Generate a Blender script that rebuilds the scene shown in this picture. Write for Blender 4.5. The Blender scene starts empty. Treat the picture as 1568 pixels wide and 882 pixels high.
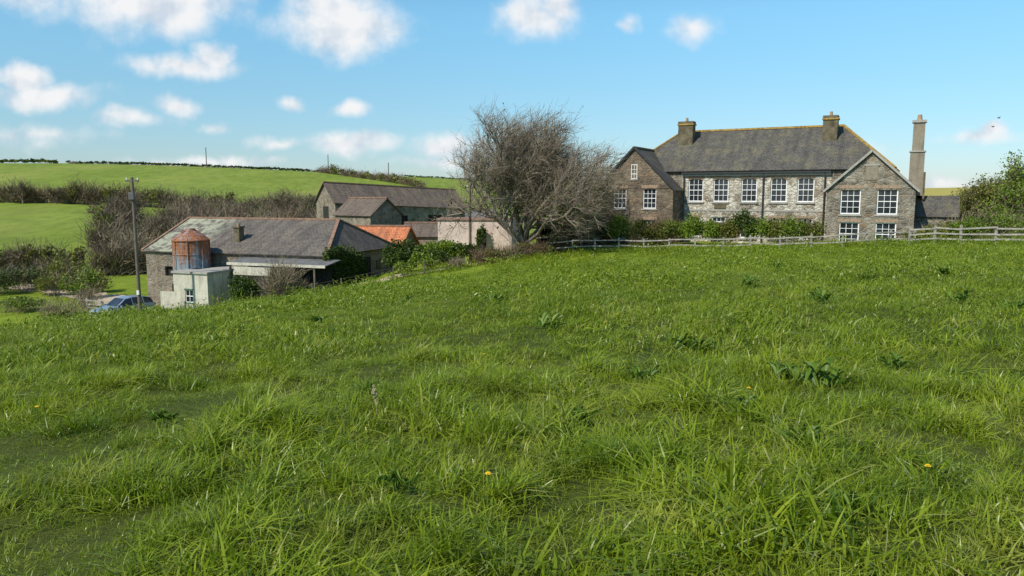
import bpy, math, random
import numpy as np
from mathutils import Vector, Matrix
random.seed(7); rng=np.random.default_rng(7)
scene=bpy.context.scene
# ------------------------------------------------------------------ helpers
def link(o,parent=None):
    scene.collection.objects.link(o)
    if parent: o.parent=parent
    return o
def empty(name,loc,rotz=0):
    e=bpy.data.objects.new(name,None); e.location=loc; e.rotation_euler=(0,0,rotz); e.empty_display_size=.3
    return link(e)
# ------------------------------------------------------------------ materials
class NT:
    def __init__(s,name):
        s.m=bpy.data.materials.new(name); s.m.use_nodes=True
        s.t=s.m.node_tree; s.n=s.t.nodes; s.l=s.t.links
        s.b=s.n['Principled BSDF']; s.out=s.n['Material Output']
    def node(s,typ,**k):
        n=s.n.new(typ)
        for a,v in k.items(): setattr(n,a,v)
        return n
    def noise(s,vec,scale,detail=4,rough=.6):
        n=s.node('ShaderNodeTexNoise'); n.inputs['Scale'].default_value=scale; n.inputs['Detail'].default_value=detail; n.inputs['Roughness'].default_value=rough
        if vec is not None: s.l.new(vec,n.inputs['Vector'])
        return n.outputs['Fac']
    def ramp(s,fac,stops):
        r=s.node('ShaderNodeValToRGB'); e=r.color_ramp.elements
        while len(e)<len(stops): e.new(.5)
        for i,(p,c) in enumerate(stops):
            e[i].position=p; e[i].color=(*c,1) if len(c)==3 else c
        s.l.new(fac,r.inputs['Fac']); return r.outputs['Color']
    def mix(s,fac,a,b,mode='MIX'):
        m=s.node('ShaderNodeMix',data_type='RGBA',blend_type=mode)
        for sock,v in ((m.inputs['Factor'],fac),(m.inputs[6],a),(m.inputs[7],b)):
            if isinstance(v,(int,float)): sock.default_value=v
            elif isinstance(v,tuple): sock.default_value=(*v,1)
            else: s.l.new(v,sock)
        return m.outputs[2]
    def math(s,op,a,b=0.0,c=None):
        m=s.node('ShaderNodeMath',operation=op)
        for i,v in enumerate((a,b,c)):
            if v is None: continue
            if isinstance(v,(int,float)): m.inputs[i].default_value=v
            else: s.l.new(v,m.inputs[i])
        return m.outputs[0]
    def mapr(s,v,a,b,c=0,d=1):
        m=s.node('ShaderNodeMapRange'); s.l.new(v,m.inputs[0])
        for i,x in enumerate((a,b,c,d)): m.inputs[i+1].default_value=x
        return m.outputs[0]
    def bump(s,h,strength=.5,dist=.05):
        b=s.node('ShaderNodeBump'); b.inputs['Strength'].default_value=strength; b.inputs['Distance'].default_value=dist
        s.l.new(h,b.inputs['Height']); s.l.new(b.outputs[0],s.b.inputs['Normal'])
    def col(s,c):
        if isinstance(c,tuple): s.b.inputs['Base Color'].default_value=(*c,1)
        else: s.l.new(c,s.b.inputs['Base Color'])
    def rough(s,r): s.b.inputs['Roughness'].default_value=r
    def obj(s): return s.node('ShaderNodeTexCoord').outputs['Object']
    def uv(s): return s.node('ShaderNodeTexCoord').outputs['UV']
    def pos(s): return s.node('ShaderNodeNewGeometry').outputs['Position']
    def scaled(s,vec,sc):
        m=s.node('ShaderNodeMapping'); m.inputs['Scale'].default_value=sc; s.l.new(vec,m.inputs['Vector']); return m.outputs[0]

def mat_plain(name,c,rough=.8,var=.25,scale=3,metal=0,bump=.2):
    t=NT(name); f=t.noise(t.obj(),scale,5)
    d=tuple(x*(1-var) for x in c); h=tuple(min(1,x*(1+var)) for x in c)
    t.col(t.ramp(f,[(.3,d),(.7,h)])); t.rough(rough); t.b.inputs['Metallic'].default_value=metal
    if bump: t.bump(t.noise(t.obj(),scale*6,3),bump,.01)
    return t.m
def mat_stain(name,c,stain,rough=.9,amt=.7):
    t=NT(name); o=t.obj(); c0=t.ramp(t.noise(o,1.5,5),[(.3,tuple(x*.8 for x in c)),(.7,tuple(x*1.12 for x in c))])
    f=t.mapr(t.noise(t.scaled(o,(2.6,2.6,.35)),1,5,.7),.48,.68,0,amt); c1=t.mix(f,c0,stain)
    t.col(t.mix(t.mapr(t.noise(o,5,4),.5,.75,0,.4),c1,stain)); t.rough(rough); t.bump(t.noise(o,12,4),.3,.02); return t.m
def mat_stone(name,cols,mortar,patch=None,patchamt=.5,stone=(1.9,4.0,1),dk=.7):
    t=NT(name); uv=t.uv(); 
    w=t.node('ShaderNodeVectorMath',operation='ADD'); nz=t.node('ShaderNodeTexNoise'); nz.inputs['Scale'].default_value=1.5; t.l.new(uv,nz.inputs['Vector'])
    sm=t.node('ShaderNodeVectorMath',operation='SCALE'); sm.inputs['Scale'].default_value=.18; t.l.new(nz.outputs['Color'],sm.inputs[0])
    t.l.new(uv,w.inputs[0]); t.l.new(sm.outputs[0],w.inputs[1])
    v=t.scaled(w.outputs[0],stone)
    vo=t.node('ShaderNodeTexVoronoi',voronoi_dimensions='2D'); t.l.new(v,vo.inputs['Vector']); vo.inputs['Scale'].default_value=1
    ve=t.node('ShaderNodeTexVoronoi',voronoi_dimensions='2D',feature='DISTANCE_TO_EDGE'); t.l.new(v,ve.inputs['Vector']); ve.inputs['Scale'].default_value=1
    sep=t.node('ShaderNodeSeparateColor'); t.l.new(vo.outputs['Color'],sep.inputs[0])
    n=len(cols); c=t.ramp(sep.outputs[0],[(i/(n-1),k) for i,k in enumerate(cols)])
    c=t.mix(t.mapr(t.noise(t.obj(),9,4),.3,.7,0,.45),c,(.08,.066,.048),'MIX')
    c=t.mix(t.mapr(sep.outputs[1],.7,.95,0,.7),c,(.27,.17,.09))
    if patch:
        c=t.mix(t.mapr(t.noise(t.obj(),1.3,6,.8),.46,.56,0,patchamt),c,patch)
    c=t.mix(t.mapr(t.noise(t.obj(),.55,6,.7),.46,.64,0,dk),c,(.055,.043,.03))
    e=t.mapr(ve.outputs['Distance'],.02,.12)
    c=t.mix(e,mortar,c)
    t.col(c); t.rough(.92); t.bump(t.math('ADD',e,t.noise(t.obj(),20,3)),.8,.05); return t.m
def mat_slate(name,c1,c2,lichen=(.22,.2,.13),lam=.3,size=(.32,.22),moss=None):
    t=NT(name); uv=t.uv()
    b=t.node('ShaderNodeTexBrick'); t.l.new(uv,b.inputs['Vector']); b.inputs['Scale'].default_value=1
    b.inputs['Brick Width'].default_value=size[0]; b.inputs['Row Height'].default_value=size[1]; b.inputs['Mortar Size'].default_value=.02
    b.inputs['Color1'].default_value=(*c1,1); b.inputs['Color2'].default_value=(*c2,1); b.inputs['Mortar'].default_value=(.015,.015,.015,1); b.inputs['Bias'].default_value=0
    c=t.mix(t.mapr(t.noise(t.obj(),8,5,.75),.42,.66,0,.65),b.outputs['Color'],tuple(x*2.1 for x in c2))
    c=t.mix(t.mapr(t.noise(t.obj(),.7,7,.8),.48,.64,0,lam),c,lichen)
    c=t.mix(t.mapr(t.noise(t.scaled(uv,(1.8,.25,1)),1,4),.45,.7,0,.6),c,(.035,.033,.03))
    if moss:
        px,amt,mc=moss
        se=t.node('ShaderNodeSeparateXYZ'); t.l.new(t.obj(),se.inputs[0])
        f=t.math('MULTIPLY',t.mapr(se.outputs[0],px,px-2.5),t.mapr(t.noise(t.obj(),1.4,6,.75),.42,.55,0,amt))
        c=t.mix(f,c,mc)
    t.col(c); t.rough(.8); t.b.inputs['Specular IOR Level'].default_value=.3; t.bump(b.outputs['Fac'],-.6,.02); return t.m

M={}
M['stone_grey']=mat_stone('stone_grey',[(.08,.066,.046),(.18,.15,.11),(.31,.27,.20),(.11,.092,.068),(.41,.37,.29)],(.28,.245,.19),(.46,.42,.33),.55)
M['stone_brown']=mat_stone('stone_brown',[(.065,.047,.032),(.14,.10,.066),(.22,.16,.105),(.09,.066,.047),(.28,.205,.135)],(.18,.14,.10),(.36,.30,.21),.4)
M['stone_white']=mat_stone('stone_limewashed',[(.10,.08,.058),(.25,.21,.15),(.44,.39,.30),(.15,.12,.09),(.57,.52,.42)],(.40,.35,.27),(.75,.70,.58),.85,dk=.5)
M['stone_farm']=mat_stone('stone_farm',[(.11,.09,.068),(.21,.172,.13),(.29,.245,.185),(.13,.108,.085),(.37,.315,.24)],(.28,.235,.18),(.39,.345,.25),.5)
M['slate_house']=mat_slate('slate_house',(.048,.043,.037),(.09,.083,.07),(.19,.165,.085),.6)
M['slate_farm']=mat_slate('slate_farm',(.068,.056,.046),(.12,.102,.085),(.22,.185,.13),.5,moss=(6.0,.8,(.36,.37,.26)))
M['slate_barn']=mat_slate('slate_barn',(.085,.06,.045),(.135,.102,.08),(.19,.155,.085),.5)
M['tile_orange']=mat_slate('clay_tile',(.40,.12,.045),(.47,.16,.065),(.28,.14,.08),.4,(.3,.25))
M['ridge']=mat_plain('lichened_ridge_tile',(.33,.21,.05),.9,.5,4)
M['ridge_red']=mat_plain('clay_ridge_tile',(.24,.14,.09),.9,.4,3)
M['white']=mat_plain('white_paint',(.78,.78,.75),.45,.06,2,bump=0)
M['cream']=mat_stain('stained_cream_render',(.56,.52,.42),(.22,.2,.15))
M['pinkwall']=mat_stain('pinkish_render',(.66,.52,.45),(.35,.24,.18),amt=.5)
M['sill']=mat_plain('stone_sill',(.33,.31,.27),.85,.2,4)
M['lintel']=mat_plain('brick_lintel',(.30,.21,.14),.85,.4,7)
M['pipe']=mat_plain('black_iron',(.03,.03,.032),.5,.2)
M['dark']=mat_plain('dark_and_painted_shade',(.02,.018,.015),.95,.3)  # near-black colour; also painted shade in openings and under the lean-to
M['chim']=mat_plain('chimney_stack',(.12,.098,.057),.95,.6,2.2)
M['concrete']=mat_stain('weathered_concrete',(.26,.22,.16),(.10,.085,.06))
M['pot']=mat_plain('chimney_pot_clay',(.34,.22,.12),.8,.2)
M['timber']=mat_plain('weathered_timber',(.30,.275,.23),.85,.4,3)
M['pole']=mat_plain('creosoted_pole',(.14,.112,.085),.9,.25,3)
M['rustsheet']=mat_plain('rusty_sheet',(.24,.13,.085),.8,.4,1.5)
M['greysheet']=mat_plain('grey_sheet',(.13,.125,.12),.75,.3,1.5)
M['brick']=mat_slate('red_brick',(.3,.1,.06),(.22,.08,.05),(.2,.1,.07),.3,(.22,.075))
M['greenpaint']=mat_plain('green_paint',(.05,.14,.09),.5,.15)
M['track']=mat_plain('dirt_track',(.44,.35,.24),.95,.3,.8)
def glass():
    t=NT('window_glass'); t.col(t.ramp(t.noise(t.obj(),1.2,2),[(.35,(.012,.014,.018)),(.7,(.04,.048,.06))])); t.rough(.08); t.b.inputs['Specular IOR Level'].default_value=.6
    t.bump(t.noise(t.obj(),2.0,2),.2,.02)
    return t.m
M['glass']=glass()
def silo():
    t=NT('rusted_galvanised_steel'); se=t.node('ShaderNodeSeparateXYZ'); t.l.new(t.obj(),se.inputs[0])
    st=t.noise(t.scaled(t.obj(),(3.4,3.4,.4)),1,6,.75)
    h=t.mapr(se.outputs[2],3.0,5.2,-.07,.12)
    f=t.mapr(t.math('ADD',st,h),.50,.60)
    g=t.ramp(t.noise(t.obj(),2.5,5,.7),[(.3,(.13,.165,.19)),(.7,(.30,.34,.36))])
    r=t.ramp(t.noise(t.obj(),5,5,.7),[(.3,(.13,.045,.022)),(.7,(.40,.15,.055))])
    t.col(t.mix(f,g,r)); t.rough(.7)
    w=t.node('ShaderNodeTexWave',bands_direction='Z'); w.inputs['Scale'].default_value=3; t.l.new(t.obj(),w.inputs['Vector']); t.bump(w.outputs['Fac'],.5,.03)
    return t.m
M['silo']=silo()
def leafmat(name,c1,c2,c3,trans=.3,rough=.5,scale=.8):
    t=NT(name); g=t.node('ShaderNodeNewGeometry')
    c=t.ramp(g.outputs['Random Per Island'],[(0,c1),(.5,c2),(1,c3)])
    c=t.mix(t.mapr(t.noise(g.outputs['Position'],scale,3),.35,.65,0,.55),c,c1)
    t.col(c); t.rough(rough); t.b.inputs['Specular IOR Level'].default_value=.3
    if trans>.1:
        tr=t.node('ShaderNodeBsdfTranslucent'); t.l.new(c,tr.inputs['Color'])
        mx=t.node('ShaderNodeMixShader'); mx.inputs[0].default_value=trans; t.l.new(t.b.outputs[0],mx.inputs[1]); t.l.new(tr.outputs[0],mx.inputs[2]); t.l.new(mx.outputs[0],t.out.inputs['Surface'])
    return t.m
M['leaf_dark']=leafmat('leaf_dark',(.028,.052,.007),(.065,.11,.013),(.11,.16,.022))
M['leaf_bright']=leafmat('leaf_bright',(.08,.135,.01),(.17,.25,.02),(.27,.34,.04))
M['leaf_olive']=leafmat('leaf_olive',(.09,.10,.015),(.18,.195,.03),(.30,.31,.055))
M['twig']=leafmat('twig_brown',(.095,.068,.045),(.18,.133,.09),(.27,.21,.148),0.05,.9)
M['twig_red']=leafmat('twig_reddish',(.10,.063,.036),(.20,.132,.078),(.28,.20,.122),0.05,.9)
M['twig_pale']=leafmat('twig_pale',(.16,.125,.08),(.27,.215,.14),(.37,.31,.205),0.05,.9)
M['bark']=mat_plain('bark',(.20,.16,.12),.95,.3,5)
# ------------------------------------------------------------------ mesh builder
class MB:
    def __init__(s,z0=0): s.v=[];s.f=[];s.m=[];s.z0=z0;s.mats=[]
    def mi(s,mat):
        if mat not in s.mats: s.mats.append(mat)
        return s.mats.index(mat)
    def poly(s,pts,mat):
        i=len(s.v); s.v+= [(p[0],p[1],p[2]-s.z0) for p in pts]; s.f.append(tuple(range(i,i+len(pts)))); s.m.append(s.mi(mat))
    def box(s,x0,x1,y0,y1,z0,z1,mat,skip=''):
        P=lambda x,y,z:(x,y,z)
        F={'-y':[P(x0,y0,z0),P(x1,y0,z0),P(x1,y0,z1),P(x0,y0,z1)],'+y':[P(x1,y1,z0),P(x0,y1,z0),P(x0,y1,z1),P(x1,y1,z1)],
           '-x':[P(x0,y1,z0),P(x0,y0,z0),P(x0,y0,z1),P(x0,y1,z1)],'+x':[P(x1,y0,z0),P(x1,y1,z0),P(x1,y1,z1),P(x1,y0,z1)],
           '+z':[P(x0,y0,z1),P(x1,y0,z1),P(x1,y1,z1),P(x0,y1,z1)],'-z':[P(x0,y1,z0),P(x1,y1,z0),P(x1,y0,z0),P(x0,y0,z0)]}
        for k,q in F.items():
            if k not in skip: s.poly(q,mat)
    def slab(s,pts,th,mat):
        pts=[Vector(p) for p in pts]; n=(pts[1]-pts[0]).cross(pts[2]-pts[1]).normalized()
        if n.z<0: pts=pts[::-1]; n=-n
        b=[p-n*th for p in pts]; s.poly(pts,mat); s.poly(b[::-1],mat)
        k=len(pts)
        for i in range(k):
            j=(i+1)%k; s.poly([b[i],b[j],pts[j],pts[i]],mat)
    def beam(s,a,b,w,h,mat,up=Vector((0,0,1))):
        a=Vector(a);b=Vector(b);d=(b-a).normalized(); sd=d.cross(up)
        if sd.length<.01: sd=Vector((1,0,0))
        sd=sd.normalized(); u=sd.cross(d).normalized(); sd=sd*w/2;u=u*h/2
        A=[a-sd-u,a+sd-u,a+sd+u,a-sd+u];B=[p+(b-a) for p in A]
        s.poly(A,mat);s.poly(B[::-1],mat)
        for i in range(4):
            j=(i+1)%4; s.poly([A[j],A[i],B[i],B[j]],mat)
    def cyl(s,x,y,z0,z1,r0,r1,mat,n=12,cap=True):
        A=[(x+r0*math.cos(2*math.pi*i/n),y+r0*math.sin(2*math.pi*i/n),z0) for i in range(n)]
        B=[(x+r1*math.cos(2*math.pi*i/n),y+r1*math.sin(2*math.pi*i/n),z1) for i in range(n)]
        for i in range(n):
            j=(i+1)%n; s.poly([A[i],A[j],B[j],B[i]],mat)
        if cap: s.poly(B,mat); s.poly(A[::-1],mat)
    def wall(s,x0,x1,z0,z1,y,ops,mat,depth=.16):
        xs=sorted({x0,x1,*[o[0] for o in ops],*[o[1] for o in ops]}); zs=sorted({z0,z1,*[o[2] for o in ops],*[o[3] for o in ops]})
        for i in range(len(xs)-1):
            for j in range(len(zs)-1):
                cx=(xs[i]+xs[i+1])/2; cz=(zs[j]+zs[j+1])/2
                if any(o[0]<cx<o[1] and o[2]<cz<o[3] for o in ops): continue
                s.poly([(xs[i],y,zs[j]),(xs[i+1],y,zs[j]),(xs[i+1],y,zs[j+1]),(xs[i],y,zs[j+1])],mat)
        for a,b,c,d in ops:
            Y=y+depth
            s.poly([(a,y,c),(a,Y,c),(a,Y,d),(a,y,d)],mat); s.poly([(b,Y,c),(b,y,c),(b,y,d),(b,Y,d)],mat)
            s.poly([(a,y,d),(a,Y,d),(b,Y,d),(b,y,d)],mat); s.poly([(a,Y,c),(a,y,c),(b,y,c),(b,Y,c)],mat)
    def obj(s,name,parent=None,smooth=False):
        me=bpy.data.meshes.new(name); me.from_pydata(s.v,[],s.f); 
        for m in s.mats: me.materials.append(m)
        me.polygons.foreach_set('material_index',s.m)
        uvl=me.uv_layers.new(name='UVMap'); Z=Vector((0,0,1))
        for p in me.polygons:
            n=p.normal; t=Z.cross(n)
            t=Vector((1,0,0)) if t.length<.05 else t.normalized()
            b=n.cross(t)
            for li in p.loop_indices:
                c=me.vertices[me.loops[li].vertex_index].co; uvl.data[li].uv=(c.dot(t),c.dot(b))
        if smooth: me.polygons.foreach_set('use_smooth',[True]*len(me.polygons))
        o=bpy.data.objects.new(name,me); return link(o,parent)
def sash(mb,x0,x1,z0,z1,y,cols=3,rows=4,fr=.085,bar=.034):
    W=M['white']; yb=y+.05
    mb.poly([(x0,yb+.02,z0),(x1,yb+.02,z0),(x1,yb+.02,z1),(x0,yb+.02,z1)],M['glass'])
    mb.box(x0,x0+fr,y,yb,z0,z1,W); mb.box(x1-fr,x1,y,yb,z0,z1,W)
    mb.box(x0+fr,x1-fr,y,yb,z0,z0+fr,W); mb.box(x0+fr,x1-fr,y,yb,z1-fr,z1,W)
    a,b,c,d=x0+fr,x1-fr,z0+fr,z1-fr
    for i in range(1,cols):
        x=a+(b-a)*i/cols; mb.box(x-bar/2,x+bar/2,y+.012,yb-.003,c,d,W)
    for j in range(1,rows):
        z=c+(d-c)*j/rows; w=bar if j!=rows//2 else bar*1.8
        mb.box(a,b,y+.006,yb-.006,z-w/2,z+w/2,W)
# ------------------------------------------------------------------ terrain height
def gsm(a,k,ax):
    ker=np.exp(-.5*(np.arange(-3*k,3*k+1)/k)**2); ker/=ker.sum()
    pad=[(0,0)]*a.ndim; pad[ax]=(3*k,3*k); b=np.pad(a,pad,mode='edge')
    return np.apply_along_axis(lambda r:np.convolve(r,ker,mode='valid'),ax,b)
GX=np.linspace(-120,120,481)
GG=gsm(np.interp(GX,[-120,-60,-34,-26,-17,-9,3,20,34,60,120],[-11.5,-10,-8.2,-7.4,-6.05,-4.8,-3.1,-2.1,-1.6,-1.2,-1]),10,0)
def zfield(x,y):
    t=(np.maximum(y+4,.5)**.85-4**.85)/(57**.85-4**.85)
    return np.interp(x,GX,GG)*t
TB=np.array([-.95,-.68,-.5,-.35,-.2,-.05,.1,.35,.68,.95])
TD=np.array([50,55,62,75,90,120,170,250,330,420,800,2500])
TZ=np.array([
[-8.2,-8.1,-8.0,-7.9,-6.9,-4.3,.1,6.6,15.6,17,8,0],
[-8.1,-8.0,-7.9,-7.8,-6.9,-4.3,.1,6.6,15.6,17,8,0],
[-7.5,-7.6,-7.7,-7.9,-7.5,-4.6,-.5,5.1,15.2,16,8,0],
[-6.5,-6.6,-6.9,-7.3,-7,-5,-1.6,2.9,13.2,15,8,0],
[-4.9,-5.1,-5.4,-5.5,-5.0,-4.5,-2.4,1.2,10.6,12,7,0],
[-3.5,-3.6,-3.8,-3.8,-3.8,-3.6,-2.5,0,7.8,10,6,0],
[-2.6,-2.7,-2.7,-2.6,-2.6,-2.5,-2,-1,5,6,4,0],
[-2.1,-2.2,-2.5,-2.6,-2.6,-2.5,-2,0,3,4,3,0],
[-1.6,-1.8,-2.2,-2.5,-2.8,-2.6,0,4.6,5.3,5,3,0],
[-1.4,-1.6,-2,-2.5,-2.8,-2.6,0,4.6,5.3,5,3,0]])
FB_=np.linspace(-.95,.95,191); FL=np.linspace(math.log(50),math.log(2500),400)
D1=np.array([[np.interp(l,np.log(TD),row) for l in FL] for row in TZ])
D2=np.array([np.interp(FB_,TB,D1[:,j]) for j in range(len(FL))]).T
D2=gsm(gsm(D2,7,0),4,1)
def ztab(x,y):
    y=np.maximum(y,50); b=np.clip(x/y,-.949,.949); l=np.clip(np.log(y),FL[0],FL[-1]-1e-4)
    fb=(b-FB_[0])/(FB_[1]-FB_[0]); fl=(l-FL[0])/(FL[1]-FL[0])
    i=np.clip(fb.astype(int),0,len(FB_)-2); j=np.clip(fl.astype(int),0,len(FL)-2); u=fb-i; v=fl-j
    return (D2[i,j]*(1-u)+D2[i+1,j]*u)*(1-v)+(D2[i,j+1]*(1-u)+D2[i+1,j+1]*u)*v
def zg(x,y):
    x=np.asarray(x,float);y=np.asarray(y,float)
    w=np.clip((y-49)/8,0,1); w=w*w*(3-2*w)
    z=zfield(x,y)*(1-w)+ztab(x,y)*w
    r=np.clip(np.hypot(x,y)/6,0,1)
    m=.05*np.sin(x*1.3+1.7*np.sin(y*.7))*np.sin(y*1.1+.8)+.07*np.sin(x*.43+y*.31)+.04*np.sin(x*2.3-y*1.9)
    return z+m*r
def Z(x,y): return float(zg(x,y))
def axis(near,step,far,grow):
    a=[0.]; s=step
    while a[-1]<far:
        if a[-1]>near: s*=grow
        a.append(a[-1]+s)
    return np.array(a)
xp=axis(42,.6,2600,1.06); xs=np.concatenate([-xp[:0:-1],xp])
yp=axis(78,.55,2700,1.035); ys=np.concatenate([-np.array([60.,30,15,8,4,2]),yp])
XX,YY=np.meshgrid(xs,ys); ZZ=zg(XX,YY); nx=len(xs); ny=len(ys)
V=np.stack([XX.ravel(),YY.ravel(),ZZ.ravel()],1)
idx=np.arange(nx*ny).reshape(ny,nx); Fq=np.stack([idx[:-1,:-1].ravel(),idx[:-1,1:].ravel(),idx[1:,1:].ravel(),idx[1:,:-1].ravel()],1)
def npmesh(name,V,F,mats,mi=None,parent=None,smooth=False,k=4):
    me=bpy.data.meshes.new(name); me.vertices.add(len(V)); me.vertices.foreach_set('co',np.asarray(V,np.float32).ravel())
    me.loops.add(F.size); me.loops.foreach_set('vertex_index',F.astype(np.int32).ravel())
    me.polygons.add(len(F)); me.polygons.foreach_set('loop_start',np.arange(0,F.size,k,dtype=np.int32))
    try: me.polygons.foreach_set('loop_total',np.full(len(F),k,dtype=np.int32))
    except Exception: pass
    for m in mats: me.materials.append(m)
    if mi is not None: me.polygons.foreach_set('material_index',mi.astype(np.int32))
    if smooth: me.polygons.foreach_set('use_smooth',np.ones(len(F),bool))
    me.update(calc_edges=True); me.validate()
    o=bpy.data.objects.new(name,me); return link(o,parent)
def terrmat():
    t=NT('pasture_ground'); p=t.pos()
    c=t.ramp(t.noise(p,.8,6,.65),[(.3,(.11,.16,.012)),(.5,(.18,.24,.018)),(.7,(.26,.315,.03))])
    c=t.mix(t.mapr(t.noise(t.scaled(p,(1,.4,1)),6,4,.7),.45,.75,0,.6),c,(.07,.115,.01))
    se=t.node('ShaderNodeSeparateXYZ'); t.l.new(p,se.inputs[0])
    far=t.ramp(t.noise(t.scaled(p,(1,.5,1)),.05,8,.7),[(.3,(.16,.215,.024)),(.7,(.235,.29,.048))])
    far=t.mix(t.mapr(t.noise(t.scaled(p,(1,.35,1)),.35,7,.85),.44,.62,0,.75),far,(.09,.14,.02))
    far=t.mix(t.mapr(t.noise(t.scaled(p,(1,.6,1)),.025,4,.6),.5,.66,0,.5),far,(.28,.28,.07))
    c=t.mix(t.mapr(se.outputs[1],70,95),c,far)
    hr=t.math('MULTIPLY',t.mapr(se.outputs[0],60,110),t.mapr(se.outputs[1],120,160))
    c=t.mix(hr,c,(.36,.31,.08))
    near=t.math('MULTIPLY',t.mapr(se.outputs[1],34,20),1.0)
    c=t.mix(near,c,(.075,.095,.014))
    t.col(c); t.rough(.9); t.b.inputs['Specular IOR Level'].default_value=.12; t.bump(t.noise(p,5,6,.8),.9,.12); return t.m
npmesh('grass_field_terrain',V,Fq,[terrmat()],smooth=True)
# ------------------------------------------------------------------ grass
def bladeset(n,rad,h0,h1,w,seed,wind=.3,bmax=1.5):
    r=np.random.default_rng(seed)
    a=r.uniform(0,6.283,n); q=rad*np.sqrt(r.uniform(0,1,n))
    root=np.stack([q*np.cos(a),q*np.sin(a),np.full(n,-.02)],1)
    h=r.uniform(h0,h1,n)*(1-.3*(q/rad)); la=r.normal(0,1.8,n); ld=np.stack([np.cos(la)+wind,np.sin(la),0*la],1); ld/=np.linalg.norm(ld,axis=1)[:,None]
    bend=r.uniform(.15,bmax,n); tw=la+math.pi/2+r.normal(0,.6,n); sd=np.stack([np.cos(tw),np.sin(tw),0*tw],1)
    ww=w*r.uniform(.5,1.8,n); V=[];T=[]
    for t in (0,.3,.65,1.):
        c=root+ld*(h*bend*t*t)[:,None]; c[:,2]+=h*(t*(1-.42*bend*t))
        if t<1:
            s=sd*(ww*.5*(1-t*.55))[:,None]; V+=[c-s,c+s]; T+=[t,t]
        else: V.append(c);T.append(t)
    V=np.stack(V,1).reshape(-1,3)
    F=[]
    for i in range(n):
        k=7*i; F+=[(k,k+1,k+3,k+2),(k+2,k+3,k+5,k+4),(k+4,k+5,k+6)]
    return V,F,np.tile(np.array(T),n)
def grassmat():
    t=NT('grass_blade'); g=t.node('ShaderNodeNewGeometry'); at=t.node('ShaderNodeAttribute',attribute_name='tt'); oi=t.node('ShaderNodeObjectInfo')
    base=t.ramp(g.outputs['Random Per Island'],[(0,(.17,.26,.008)),(.5,(.28,.38,.013)),(.92,(.39,.47,.03)),(.965,(.58,.52,.24))])
    base=t.mix(t.mapr(t.noise(g.outputs['Position'],.5,4),.38,.62,0,.7),base,(.12,.225,.012))
    base=t.mix(t.mapr(oi.outputs['Random'],0,1,0,.45),base,(.37,.42,.02))
    base=t.mix(t.mapr(t.noise(g.outputs['Position'],1.3,4,.7),.53,.68,0,.6),base,(.50,.50,.10))
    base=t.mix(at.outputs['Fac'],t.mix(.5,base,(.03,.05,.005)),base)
    t.col(base); t.rough(.36); t.b.inputs['Specular IOR Level'].default_value=.38
    tr=t.node('ShaderNodeBsdfTranslucent'); t.l.new(base,tr.inputs['Color'])
    mx=t.node('ShaderNodeMixShader'); mx.inputs[0].default_value=.4; t.l.new(t.b.outputs[0],mx.inputs[1]); t.l.new(tr.outputs[0],mx.inputs[2]); t.l.new(mx.outputs[0],t.out.inputs['Surface'])
    return t.m
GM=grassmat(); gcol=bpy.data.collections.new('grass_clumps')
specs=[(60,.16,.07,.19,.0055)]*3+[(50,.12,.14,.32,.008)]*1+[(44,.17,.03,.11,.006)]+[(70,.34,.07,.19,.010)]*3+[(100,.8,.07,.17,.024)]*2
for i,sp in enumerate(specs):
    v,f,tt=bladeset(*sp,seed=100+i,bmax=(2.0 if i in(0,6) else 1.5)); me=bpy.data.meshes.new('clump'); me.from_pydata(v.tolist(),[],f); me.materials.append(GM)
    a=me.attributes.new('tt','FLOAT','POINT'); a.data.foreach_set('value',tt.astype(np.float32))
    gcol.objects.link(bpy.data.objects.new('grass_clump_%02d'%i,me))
def wn(x,y):
    return np.clip(.5+.5*(np.sin(x*1.7+2*np.sin(y*.9))*np.sin(y*1.5+1.3*np.sin(x*.8+1)))*.9+.28*np.sin(x*4.1+y*3.3+2*np.sin(y*2.1))+.25*np.sin(x*.6+1.2*np.sin(y*.37)),0,1.4)
def scat(d0,d1,dens,ids,s0,s1,rgt=False):
    A=.78*(d1*d1-d0*d0); n=int(A*dens); y=np.sqrt(rng.uniform(d0*d0,d1*d1,n)); x=rng.uniform(-.8,.8,n)*y+rng.uniform(-1,1,n)
    if rgt: kp=x/y>-.02; x=x[kp]; y=y[kp]; n=len(x)
    k=np.array(ids)[rng.integers(0,len(ids),n)]; w_=wn(x,y); s=(s0+(s1-s0)*w_)*rng.uniform(.65,1.35,n)
    if d0<9:
        low=(w_<.3)&(rng.uniform(0,1,n)<.7); k[low]=4; s[low]*=1.2
        keep=rng.uniform(0,1,n)<.66+.5*wn(x*1.3+5,y*1.3); x,y,k,s=x[keep],y[keep],k[keep],s[keep]
    return x,y,k,s
parts=[scat(2.0,5.5,80,[0,1,2,3,4,4],.5,1.5),scat(5.5,11,46,[0,1,2,3,4],.6,1.6),scat(11,24,13,[5,6,7],.55,1.7),scat(24,49.5,3.2,[8,9],.55,1.5),scat(49.5,57,2.6,[8,9],.8,1.6,True)]
for px,d,rr in ((520,13.5,.5),(190,4.9,.35),(70,8,.5),(760,8.5,.35),(1090,17,.6),(330,22,.6),(640,11,.4),(1350,12,.5),(150,9.5,.4),(950,5.5,.3),(430,6.5,.35),(1450,7,.35),(880,20,.7),(1500,22,.7),(700,30,.8),(240,30,.8)):
    n=26; x0=(px-784)/1150*d; x=x0+rng.normal(0,rr*.6,n); y=d+rng.normal(0,rr*.5,n); parts.append((x,y,np.full(n,3),rng.uniform(.9,1.45,n)))
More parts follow.
